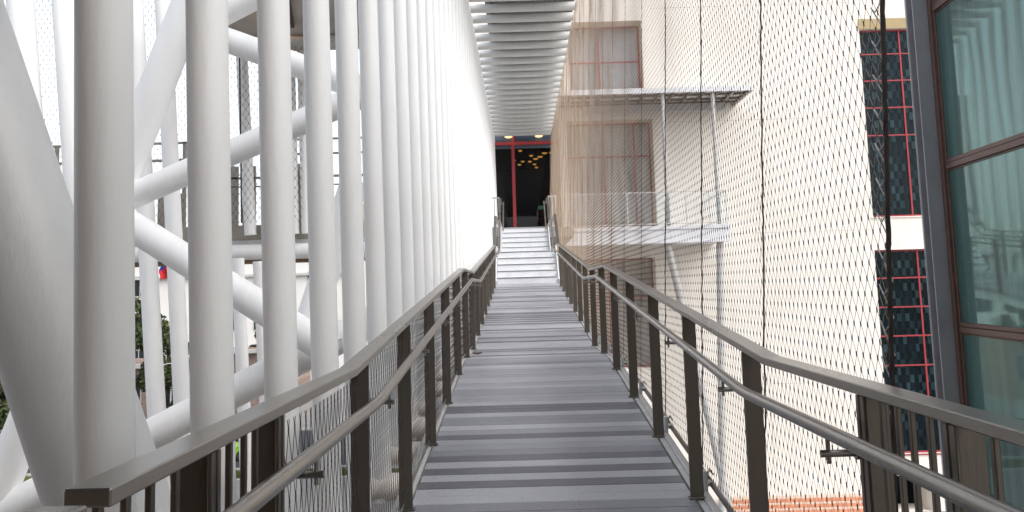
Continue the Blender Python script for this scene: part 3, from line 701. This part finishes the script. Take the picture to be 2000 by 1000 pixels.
exo = tag(ex.build('exit_sign', EXITG, loc=(1.16, 50, 5.6)), 'dim green exit sign in the dark lobby', 'sign')
fc = bpy.data.curves.new('sign_text', 'FONT'); fc.body = 'EXIT'; fc.size = .16; fc.align_x = 'CENTER'; fc.align_y = 'CENTER'
fo = bpy.data.objects.new('tmp_text', fc); COL.objects.link(fo); bpy.context.view_layer.update()
me = bpy.data.meshes.new_from_object(fo.evaluated_get(bpy.context.evaluated_depsgraph_get())); bpy.data.objects.remove(fo)
tx = bpy.data.objects.new('sign_text', me); COL.objects.link(tx); me.materials.clear(); me.materials.append(EXITW); tx.parent = exo; tx.location = (0, -.003, .01); tx.rotation_euler = (rad(90), 0, 0)

# balcony + canopy on the theatre
BF = 38.7
m = MB(); m.box2(1.85, 8.5, BF, FY - .004, 3.10, 3.72, 0, .01); m.box2(1.86, 8.54, BF - .05, BF - .002, 3.62, 3.78, 0, .01); m.box2(1.86, 8.54, BF - .04, BF - .002, 3.06, 3.16, 0, .01)
bal = m.build('balcony', GREYPAINT and mat('balcony_white', (.72, .73, .76), .55, 0, .08, 1), tb)
m = MB(); m.bar((1.9, BF + .04, 5.16), (8.48, BF + .04, 5.16), .06, .04); m.bar((8.46, BF + .06, 5.16), (8.46, FY - .05, 5.16), .06, .04); m.bar((1.9, BF + .04, 3.86), (8.48, BF + .04, 3.86), .05, .04)
for x in (2.3, 3.2, 4.4, 5.6, 6.8, 7.75, 8.44): m.box2(x - .022, x + .022, BF + .02, BF + .06, 3.72, 5.15)
m.box2(7.72, 8.4, BF + .035, BF + .055, 4.9, 4.95)
m.build('balcony_railing', mat('pale_rail', (.62, .62, .60), .4, .3), bal)
p = MB(); p.quad((1.9, BF + .05, 3.85), (8.45, BF + .05, 3.85), (8.45, BF + .05, 5.13), (1.9, BF + .05, 5.13)); p.build('glass_guard', GLASS_RAIL, bal)
m = MB(); m.box2(1.85, 9.85, BF, BF + .08, 9.30, 9.52); m.box2(9.77, 9.85, BF + .081, FY - .01, 9.30, 9.52); m.box2(1.85, 9.76, BF + .081, FY - .01, 9.42, 9.50)
cn = m.build('canopy', mat('canopy_white', (.74, .75, .78), .5, 0, .06, 1), tb)
m = MB(); x = 2.2
while x < 9.7: m.box2(x, x + .10, BF + .10, FY - .02, 9.30, 9.415); x += .62
for yy in (BF + .9, BF + 1.9, BF + 2.7): m.box2(1.9, 9.74, yy, yy + .08, 9.315, 9.412)
m.build('canopy_rib', STEEL_DARK, cn)
m = MB(); m.box2(3, 9.2, FY - .9, FY - .75, 8.95, 9.28); m.build('canopy_beam', mat('beam_grey', (.45, .46, .47), .5), cn)
for x in (6.08, 8.17):
    m = MB(); m.tube((x, BF + .25, 3.72), (x, BF + .25, 9.30), .085, n=18); m.box2(x - .14, x + .14, BF + .11, BF + .39, 3.721, 3.75); m.build('canopy_post', GREYPAINT, cn)
for a, b_ in (((6.0, BF + .3, 3.10), (8.25, BF + .9, -8.5)), ((8.2, BF + .5, 3.10), (7.75, BF + .8, -8.5))):
    m = MB(); m.tube(a, b_, .15, n=20); m.build('balcony_strut', GREYPAINT, bal)
# terracotta stepped planter wall at the foot of the facade
sp = MB()
for i in range(5): sp.box2(8.2, 14.6, 40.2 - .0 + .32 * i, 41.96, -8.5 + .16 * i, -8.5 + .16 * (i + 1) - .03, 0, .01); sp.box2(8.22, 14.58, 40.24 + .32 * i, 41.94, -8.5 + .16 * (i + 1) - .031, -8.5 + .16 * (i + 1) + .001, 1, .004)
tag(sp.build('terracotta_steps', [TERRA, mat('terra_pale', (.62, .47, .38), .9)], loc=(11, 41, -8.5)), 'low orange terracotta steps at the foot of the cream wall', 'steps')

# ------------------------------------------------------------------ glass building on the right
gb = thing('glass_building', 'dark-framed glass building with teal reflecting panes at the right edge', 'building', (4.5, 10, -8.5))
U = np.array([-.0705, -.9975, 0]); O = np.array([4.54, 10.0, 0]); NRM = np.array([-.9975, .0705, 0])   # along the facade towards the viewer / outward
def gp(u, z, o=0.): return tuple(O + U * u + NRM * o + np.array([0, 0, z]))
GR = np.array([-NRM, U, np.array([0, 0, 1.])]).T
if np.linalg.det(GR) < 0: GR = np.array([NRM, U, np.array([0, 0, 1.])]).T
def gbox(m, u0, u1, z0, z1, o0, o1, mi=0): m.box(gp((u0 + u1) / 2, (z0 + z1) / 2, (o0 + o1) / 2), (abs(o1 - o0), abs(u1 - u0), abs(z1 - z0)), GR, mi)
m = MB(); gbox(m, -.30, -.28, -8.5, 5.7, -.02, .20); gbox(m, -.10, -.08, -8.5, 5.7, -.02, .20); gbox(m, -.279, -.101, -8.5, 5.7, .08, .10); m.build('steel_column', COLGREY, gb)
m = MB(); gbox(m, -.302, -.296, -8.5, 5.7, .201, .206); m.build('edge_trim', LACE, gb)
LEV = [-.75, .90, 2.60, 4.31, 5.6]
m = MB()
gbox(m, -.07, 0, -.9, 5.7, -.06, .05); gbox(m, .001, .03, -.9, 5.7, -.06, .02); m.build('mullion', BROWN, gb)
UW = 3.6
for k in range(1, 4): m = MB(); gbox(m, UW * k - .03, UW * k + .03, -.9, 5.7, -.06, .05); m.build('mullion', BROWN, gb)
for z in LEV:
    for k in range(3):
        m = MB(); u0 = .032 + UW * k; u1 = UW * (k + 1) - .032
        gbox(m, u0, u1, z - .055, z + .004, -.05, .035); gbox(m, u0, u1, z + .008, z + .05, -.05, .025); gbox(m, u0, u1, z - .075, z - .058, -.05, .012); m.build('transom', BROWN, gb)
        for b_ in (.08, 1.9): 
            pass
for za, zb in zip(LEV[:-1], LEV[1:]):
    for k in range(3):
        u0 = .03 + UW * k; u1 = UW * (k + 1) - .03; p = MB(); p.quad(gp(u0, za), gp(u1, za), gp(u1, zb), gp(u0, zb)); p.build('pane', GLASS_TEAL, gb)
m = MB()  # pale curtain strips and floor inside
for k in range(40):
    u = .12 + k * .26; m.tube(gp(u, -.7, -.5), gp(u, 5.6, -.5), .13, n=12)
m.build('inner_curtain', mat('pale_green_curtain', (.16, .24, .23), .8, 0, .2, 1, stretch=(1, 1, .2)), gb)
m = MB(); gbox(m, -.28, 11, -.9, 5.7, -3.2, -3.0); gbox(m, -.27, -.1, -.9, 5.7, -3, -.07); gbox(m, -.3, 11, 5.7, 5.9, -3.2, .1); m.build('wall', ROOMDARK, gb)
m = MB(); gbox(m, -.32, 11, -1.15, -.91, -3, .12); gbox(m, -.2, 11, -8.5, -1.16, -3, .0); m.build('stone_base', STONE, gb)

# ------------------------------------------------------------------ ground, street, background on the left
GZ = -8.5
def sheet(name, x0, x1, y0, y1, z, mt):
    m = MB(); m.quad((x0, y0, z), (x1, y0, z), (x1, y1, z), (x0, y1, z)); return struct(m.build(name, mt))
sheet('ground', -900, 900, -300, 1500, GZ - .15, PAVING)
sheet('road', -300, 25, 56.5, 72, GZ - .146, ASPHALT)
sheet('plaza', -300, 40, -40, 53, GZ, PAVING)
m = MB(); m.box2(-300, 40, 53, 53.25, GZ - .15, GZ + .02); m.box2(-300, 40, 56.2, 56.5, GZ - .15, GZ + .02); m.box2(-300, 25, 72, 72.25, GZ - .15, GZ); struct(m.build('kerb', KERB))
sheet('pavement', -300, 40, 72.25, 130, GZ, PAVING)
g = MB(); n = 26000; gx = np.random.uniform(-40, -8, n); gy = np.random.uniform(53.3, 56.1, n); h = np.random.uniform(.06, .2, n); a = np.random.rand(n) * 6.28
V = np.stack([np.stack([gx - .03 * np.cos(a), gy - .03 * np.sin(a), np.full(n, GZ - .15)], 1), np.stack([gx + .03 * np.cos(a), gy + .03 * np.sin(a), np.full(n, GZ - .15)], 1), np.stack([gx + .06 * np.sin(a), gy, GZ - .15 + h], 1)], 1).reshape(-1, 3)
g.add(V, np.arange(3 * n).reshape(-1, 3)); g.quad((-120, 53.25, GZ - .12), (-3, 53.25, GZ - .12), (-3, 56.2, GZ - .12), (-120, 56.2, GZ - .12), 1)
go = g.build('grass', [mat_leaf('grass_blades', (.07, .09, .02), (.14, .15, .03), (.25, .22, .05)), GRASS]); go['kind'] = 'stuff'; 
for i in range(4):
    pass
m = MB()
for k in range(12): m.box2(-60 + 7 * k, -57 + 7 * k, 64.1, 64.25, GZ - .146, GZ - .141, 0, .001)
struct(m.build('road_marking', LACE))

# buildings behind
def bldg(name, label, x0, x1, y0, dep, z1, mt, wins, ledges=()):
    o = thing(name, label, 'building', ((x0 + x1) / 2, y0, GZ)); m = MB(); m.box2(x0, x1, y0, y0 + dep, GZ, z1, 0, .02); m.build('wall', mt, o)
    for (wx, wz, ww, wh) in wins:
        f = MB(); f.box2(wx - ww / 2 - .08, wx + ww / 2 + .08, y0 - .06, y0 - .002, wz - wh / 2 - .08, wz + wh / 2 + .08); fo_ = f.build('window', GREYPAINT, o)
        f = MB(); f.box2(wx - ww / 2, wx + ww / 2, y0 - .075, y0 - .061, wz - wh / 2, wz + wh / 2); f.box2(wx - .04, wx + .04, y0 - .085, y0 - .0755, wz - wh / 2, wz + wh / 2, 1); f.build('pane', [CARGLASS, GREYPAINT], fo_)
    for z in ledges:
        f = MB(); f.box2(x0 - .2, x1 + .2, y0 - .5, y0 - .003, z - .15, z + .15); f.build('ledge', KERB, o)
    return o
bldg('office_building', 'tall pale office building with small windows behind the trees', -75, -19, 110, 20, 6.4, PALEBLDG, [(x, z, 1.5, 2.2) for z in (-5.6, -1.4, 2.8) for x in (-58, -52.5, -48.8, -44.2, -36, -33.2, -30.2, -27.4, -24)], (3.7,))
bldg('brick_building', 'low brown brick building beside the street behind the trees', -44, -27.2, 79, 12, -4.2, BRICK, [(-28.8, -6.8, 1.3, 2.4), (-32.2, -6.8, 1.3, 2.4), (-36.4, -6.8, 1.3, 2.4), (-40, -6.8, 1.3, 2.4)], (-4.1,))
bldg('brick_building', 'reddish brick wall block seen between second and third uprights', -26.4, -20, 82, 8, -3.4, BRICK, [(-21, -6, 1.2, 2)], (-3.3,))
bldg('rear_light_blocker', 'added unseen pale block behind the viewpoint, shading the near end of the footbridge', -16, 3.2, -14, 10.4, 6.5, PALEBLDG, [])  # unseen block added behind the camera to shape light on the near end
m = MB(); m.box2(-.9, 3.1, -3.59, 1.3, 3.05, 3.3); m.box2(-6, -1.3, -3.59, 3.2, 3.6, 3.8); m.box2(-6, -3.1, 3.2, 6, 3.6, 3.8); m.build('near_shade_slabs', SOFFIT, bpy.data.objects['rear_light_blocker'])  # added overhead slabs, out of view, darkening near deck, first upright and huge tube
bldg('brick_building', 'added unseen brown block left of the viewpoint, shading the huge leaning tube', -9, -2.6, -3.5, 4.9, 3.0, BRICK, [])  # another unseen block, added to hold back light from the left rear
bldg('apartment_building', 'yellowish far building glimpsed under the outer walkway', -33, -18, 135, 20, 14, mat('tan_block', (.45, .36, .24), .9), [(x, z, 1.6, 2.) for z in (-2, 3, 8) for x in (-30, -27, -24, -21)])

def tree(name, label, x, y, h, rx, mt, n=5200, trunk=.28, seed=1, low=.35):
    rng = np.random.default_rng(seed); o = thing(name, label, 'tree', (x, y, GZ)); m = MB(); base = np.array([x, y, GZ])
    tp = [base, base + (.1, 0, h * .2), base + (-.1, .1, h * .42), base + (.15, 0, h * .62)]; m.ptube(tp, [trunk * 1.4, trunk, trunk * .8, trunk * .5], 12)
    cl = []
    for k in range(26):
        a = rng.random() * 6.28; zz = low + (1 - low) * rng.random() ** .8; rr = rx * math.sqrt(max(.05, 1 - ((zz - (low + 1) / 2) / ((1 - low) / 2 + .06)) ** 2)) * (.45 + .55 * rng.random())
        c = base + np.array([rr * math.cos(a), rr * math.sin(a), h * zz]); cl.append((c, rx * (.20 + .20 * rng.random())))
        if k < 12: m.ptube([base + (0, 0, h * (.28 + .2 * rng.random())), (base + (0, 0, h * .5) + c) / 2, c], [trunk * .4, trunk * .25, .03], 7)
    m.build('trunk', BARK, o)
    C = np.array([c for c, _ in cl]); R_ = np.array([r for _, r in cl]); idx = rng.integers(0, len(cl), n)
    dv = rng.normal(size=(n, 3)); dv /= np.linalg.norm(dv, axis=1)[:, None]; P = C[idx] + dv * (R_[idx] * rng.random(n) ** .45)[:, None] * (1, 1, .75)
    u = rng.normal(size=(n, 3)); u /= np.linalg.norm(u, axis=1)[:, None]; w = np.cross(u, rng.normal(size=(n, 3))); w /= np.linalg.norm(w, axis=1)[:, None]
    s_ = (.10 + .12 * rng.random(n))[:, None] * (h / 8)
    V = np.stack([P - u * s_, P + w * s_ * .5, P + u * s_, P - w * s_ * .5], 1).reshape(-1, 3)
    q = MB(); q.add(V, np.arange(4 * n).reshape(-1, 4)); q.build('crown', mt, o); return o
tree('oak_tree', 'dark green oak tree right of the nearest upright tube', -28.2, 68, 9.6, 3.3, LEAF, 9000, .35, 3, .22)
tree('oak_tree', 'smaller green tree between the two leaning outer tubes', -25.6, 72, 6.8, 2.0, LEAF, 5000, .25, 5, .3)
tree('oak_tree', 'dark green tree at the left edge under the huge leaning tube', -34.5, 62, 9.0, 4.0, LEAF, 9000, .35, 8, .15)
tree('oak_tree', 'dark green tree behind the second upright tube', -24.6, 92, 8.5, 1.9, LEAF, 5000, .3, 11, .3)
tree('autumn_tree', 'yellow leaved tree glimpsed below the outer walkway', -29.2, 118, 15.5, 2.6, LEAFY, 5000, .3, 13, .5)
def palm(x, y, h, label):
    o = thing('palm_tree', label, 'palm tree', (x, y, GZ)); m = MB(); m.ptube([(x, y, GZ), (x + .1, y, GZ + h * .5), (x, y, GZ + h)], [.22, .17, .15], 10); m.build('trunk', BARK, o)
    q = MB(); rng = np.random.default_rng(4); top = np.array([x, y, GZ + h])
    for k in range(34):
        a = rng.random() * 6.28; el = rng.uniform(-1.2, 1.1); L_ = 1.7 * rng.uniform(.8, 1.1); dr = np.array([math.cos(a) * math.cos(el), math.sin(a) * math.cos(el), math.sin(el)]); sd = np.array([-math.sin(a), math.cos(a), 0]); pr = None
        for i in range(12):
            t_ = (i + 1) / 12; p = top + dr * L_ * t_ + np.array([0, 0, -.9 * t_ ** 2])
            for s_ in (-1, 1):
                tip = p + sd * s_ * .45 * math.sin(math.pi * min(1, t_ + .15)) + dr * .25 + np.array([0, 0, -.18]); q.add([p, p + dr * .07, tip], [[0, 1, 2]])
    q.build('crown', PALM, o)
palm(-31.2, 84, 7.2, 'palm tree with yellowing fronds between the outer leaning tubes')

# flag on its pole
fp = thing('flagpole', 'white flagpole carrying the flag before the office building', 'flagpole', (-27.95, 76, GZ)); m = MB(); m.tube((-27.95, 76, GZ), (-27.95, 76, 5.1), .06, .035, n=10); m.build('pole', LACE, fp); m = MB(); m.tube((-27.95, 76, 5.1), (-27.95, 76, 5.22), .07, .02, n=10); m.build('finial', CHROME, fp)
fl = MB(); nu, nv = 14, 12; G = {}
for i in range(nu + 1):
    for j in range(nv + 1):
        u = i / nu; v = j / nv
        G[i, j] = (-28.0 - u * .95 + .07 * math.sin(v * 9), 76 + .18 * math.sin(u * 9 + v * 3), 4.75 - v * 1.25 - (1 - u) * .5 * v - .62 * u + .12 * u * (1 - v))
for i in range(nu):
    for j in range(nv):
        mi = 1 if j + (nu - i) * .15 < 5.5 else (0 if i > 3 else 2)
        fl.add([G[i, j], G[i + 1, j], G[i + 1, j + 1], G[i, j + 1]], [[0, 1, 2, 3]], mi, True)
tag(fl.build('flag', [FLAGRED, FLAGBLUE, FLAGWHITE], loc=(-28, 76, 4)), 'drooping red, white and blue flag seen under the diagonal tube', 'flag')

# street lamp
sl_ = thing('street_lamp', 'white street lamp with curved arm between the leaning tubes', 'street lamp', (-21.6, 62, GZ)); m = MB()
m.ptube([(-22.1, 62, GZ), (-22.1, 62, -4.2), (-22.2, 62, -3.3), (-22.45, 62, -2.88), (-22.9, 62, -2.78), (-23.3, 62, -2.85)], [.05, .04, .035, .03, .03, .03], 10); m.build('pole', LACE, sl_)
m = MB(); m.box2(-23.75, -23.25, 61.93, 62.07, -2.93, -2.85); m.build('lamp_head', GREYPAINT, sl_)

# cars
def car(name, label, x, y, z, rot, body_m, L_=4.1, W=1.75, H=1.48, van=False):
    o = thing(name, label, 'van' if van else 'car', (x, y, z)); o.rotation_euler = (0, 0, rot); ORG[o.name] = (0, 0, 0)
    if van: prof = [(-L_ / 2, .35), (-L_ / 2, H * .98), (-L_ / 2 + .15, H), (L_ * .16, H), (L_ * .30, H * .60), (L_ * .47, H * .50), (L_ / 2, H * .40), (L_ / 2, .30)]
    else: prof = [(-L_ / 2, .38), (-L_ / 2, .85), (-L_ / 2 + .12, 1.0), (-L_ * .36, H * .97), (-L_ * .2, H), (L_ * .06, H), (L_ * .20, 1.0), (L_ * .42, .86), (L_ / 2, .66), (L_ / 2, .30)]
    m = MB(); n = len(prof)
    def ring(sx, inset):
        return [(sx * (W / 2 - (inset if pz > H * .62 else (inset * .0))), px, pz) for px, pz in prof]
    ys = [(-1, .16), (1, .16)]
    V = []; 
    for sx, ins in [(-1, .16), (-.96, .0), (.96, .0), (1, .16)]:
        for px, pz in prof:
            k = .17 * max(0, (pz - H * .55) / (H * .45)); f = 1 if abs(sx) == 1 else .97
            V.append((math.copysign(W / 2 - k - (0 if abs(sx) == 1 else .06), sx), px * (1 if abs(sx) == 1 else 1.01), .3 + (pz - .3) * (.985 if abs(sx) == 1 else 1.0)))
    F = [list(range(n))[::-1], [3 * n + i for i in range(n)]]
    for r_ in range(3):
        for i in range(n): j = (i + 1) % n; F.append([r_ * n + i, (r_ + 1) * n + i, (r_ + 1) * n + j, r_ * n + j][::-1])
    m.add(V, F); bo = m.build('body', body_m, o)
    def at(px, pz, sx, o_=.006): k = .17 * max(0, (pz - H * .55) / (H * .45)); return (math.copysign(W / 2 - k + o_, sx), px, .3 + (pz - .3) * .985)
    for sx in (-1, 1):
        g_ = MB()
        if van: sets = [[(L_ * .02, H * .60), (L_ * .02, H * .92), (L_ * .15, H * .92), (L_ * .26, H * .62)], [(-L_ * .30, H * .6), (-L_ * .30, H * .9), (-L_ * .02, H * .9), (-L_ * .02, H * .6)]]
        else: sets = [[(-L_ * .10, .98), (-L_ * .10, H * .94), (L_ * .05, H * .94), (L_ * .15, .98)], [(-L_ * .36, 1.0), (-L_ * .30, H * .92), (-L_ * .12, H * .94), (-L_ * .12, .98)]]
        for s_ in sets: g_.add([at(a, b_, sx) for a, b_ in s_], [[0, 1, 2, 3] if sx < 0 else [3, 2, 1, 0]])
        g_.build('side_window', CARGLASS, o)
    g_ = MB(); a, b_ = (prof[3], prof[4]) if van else (prof[5], prof[6])
    wv = lambda t, w: (w * (W / 2 - .2), a[0] + (b_[0] - a[0]) * t + .02, a[1] + (b_[1] - a[1]) * t + .012)
    g_.add([wv(.08, -1), wv(.08, 1), wv(.92, 1.05), wv(.92, -1.05)], [[3, 2, 1, 0]]); g_.build('windscreen', CARGLASS, o)
    for sx in (-1, 1):
        for py in (-L_ * .31, L_ * .31):
            t_ = MB(); t_.tube((sx * (W / 2 - .2), py, .31), (sx * (W / 2 + .012), py, .31), .31, n=24); wo = t_.build('wheel', RUBBER, o)
            t_ = MB(); t_.tube((sx * (W / 2), py, .31), (sx * (W / 2 + .02), py, .31), .19, n=18); t_.build('rim', CHROME, wo)
        h_ = MB(); h_.box2(sx * (W / 2 - .42), sx * (W / 2 - .1), L_ / 2 - .02, L_ / 2 + .012, .62 if not van else H * .36, .74 if not van else H * .44); h_.build('headlight', CHROME, o)
        h_ = MB(); h_.box2(sx * W / 2, sx * (W / 2 + .16), L_ * (.16 if not van else .24), L_ * (.20 if not van else .27), .98 if not van else H * .62, 1.10 if not van else H * .72); h_.build('wing_mirror', RUBBER if van else body_m, o)
        h_ = MB(); h_.box2(sx * (W / 2 - .3), sx * (W / 2 - .08), -L_ / 2 - .012, -L_ / 2 + .02, .7, .85); h_.build('tail_light', RED, o)
    return o
car('parked_car', 'lime green car parked on the street, seen between the railing posts', -17.75, 61.2, GZ - .146, rad(150), CARG)
car('parked_van', 'white van with dark side window, seen between the railing balusters', -16.3, 46.0, GZ, rad(155), CARW, 4.9, 1.9, 2.0, True)
car('parked_car', 'white car parked under the oak tree', -33.5, 76, GZ, rad(60), CARW)

# ------------------------------------------------------------------ camera, world, light
cam = bpy.data.cameras.new('camera'); co = bpy.data.objects.new('camera', cam); COL.objects.link(co); S.camera = co
F_, CX_, CY_, VPX, VPY, ROLL = 1850., 1000., 333., 1020., 562., .028
yc = np.array([(VPX - CX_) / F_, -(VPY - CY_) / F_, 1.]); yc /= np.linalg.norm(yc)
xc = np.array([1, ROLL, 0.]); xc -= yc * xc.dot(yc); xc /= np.linalg.norm(xc); zc = np.cross(yc, xc); zc = zc if zc[1] > 0 else -zc
Mw = np.array([xc, yc, zc])
co.matrix_world = Matrix([[*[float(v) for v in (Mw[i, 0], Mw[i, 1], -Mw[i, 2])], (0, 0, 1.43)[i]] for i in range(3)] + [[0, 0, 0, 1]])
cam.sensor_width = 36; cam.lens = 36 * F_ / 2000; cam.shift_y = -(500 - CY_) / 2000; cam.clip_start = .05; cam.clip_end = 4000

W = bpy.data.worlds.new('World'); S.world = W; W.use_nodes = True; nt = W.node_tree; L = nt.links.new
bg = nt.nodes['Background']; sky = nt.nodes.new('ShaderNodeTexSky'); sky.sky_type = 'NISHITA'; sky.sun_disc = False
SUN = Vector((.80, -.55, .95)).normalized(); el = math.asin(SUN.z)
sky.sun_elevation = el; sky.sun_rotation = math.atan2(SUN.x, SUN.y); sky.air_density = 1.; sky.dust_density = 3.; sky.ozone_density = 1.
hs = nt.nodes.new('ShaderNodeHueSaturation'); hs.inputs['Saturation'].default_value = .30; hs.inputs['Value'].default_value = 2.15; L(sky.outputs[0], hs.inputs['Color']); L(hs.outputs[0], bg.inputs['Color']); bg.inputs['Strength'].default_value = .15
sun = bpy.data.lights.new('sun', 'SUN'); so = bpy.data.objects.new('sun', sun); COL.objects.link(so); sun.energy = .8; sun.angle = rad(70); sun.color = (1, .97, .93)
so.rotation_euler = (-SUN).to_track_quat('-Z', 'Y').to_euler()
S.view_settings.view_transform = 'Standard'; S.view_settings.look = 'None'; S.view_settings.exposure = 0; S.view_settings.gamma = 1
S.cycles.max_bounces = 8; S.cycles.diffuse_bounces = 6; S.cycles.glossy_bounces = 4; S.cycles.transparent_max_bounces = 16
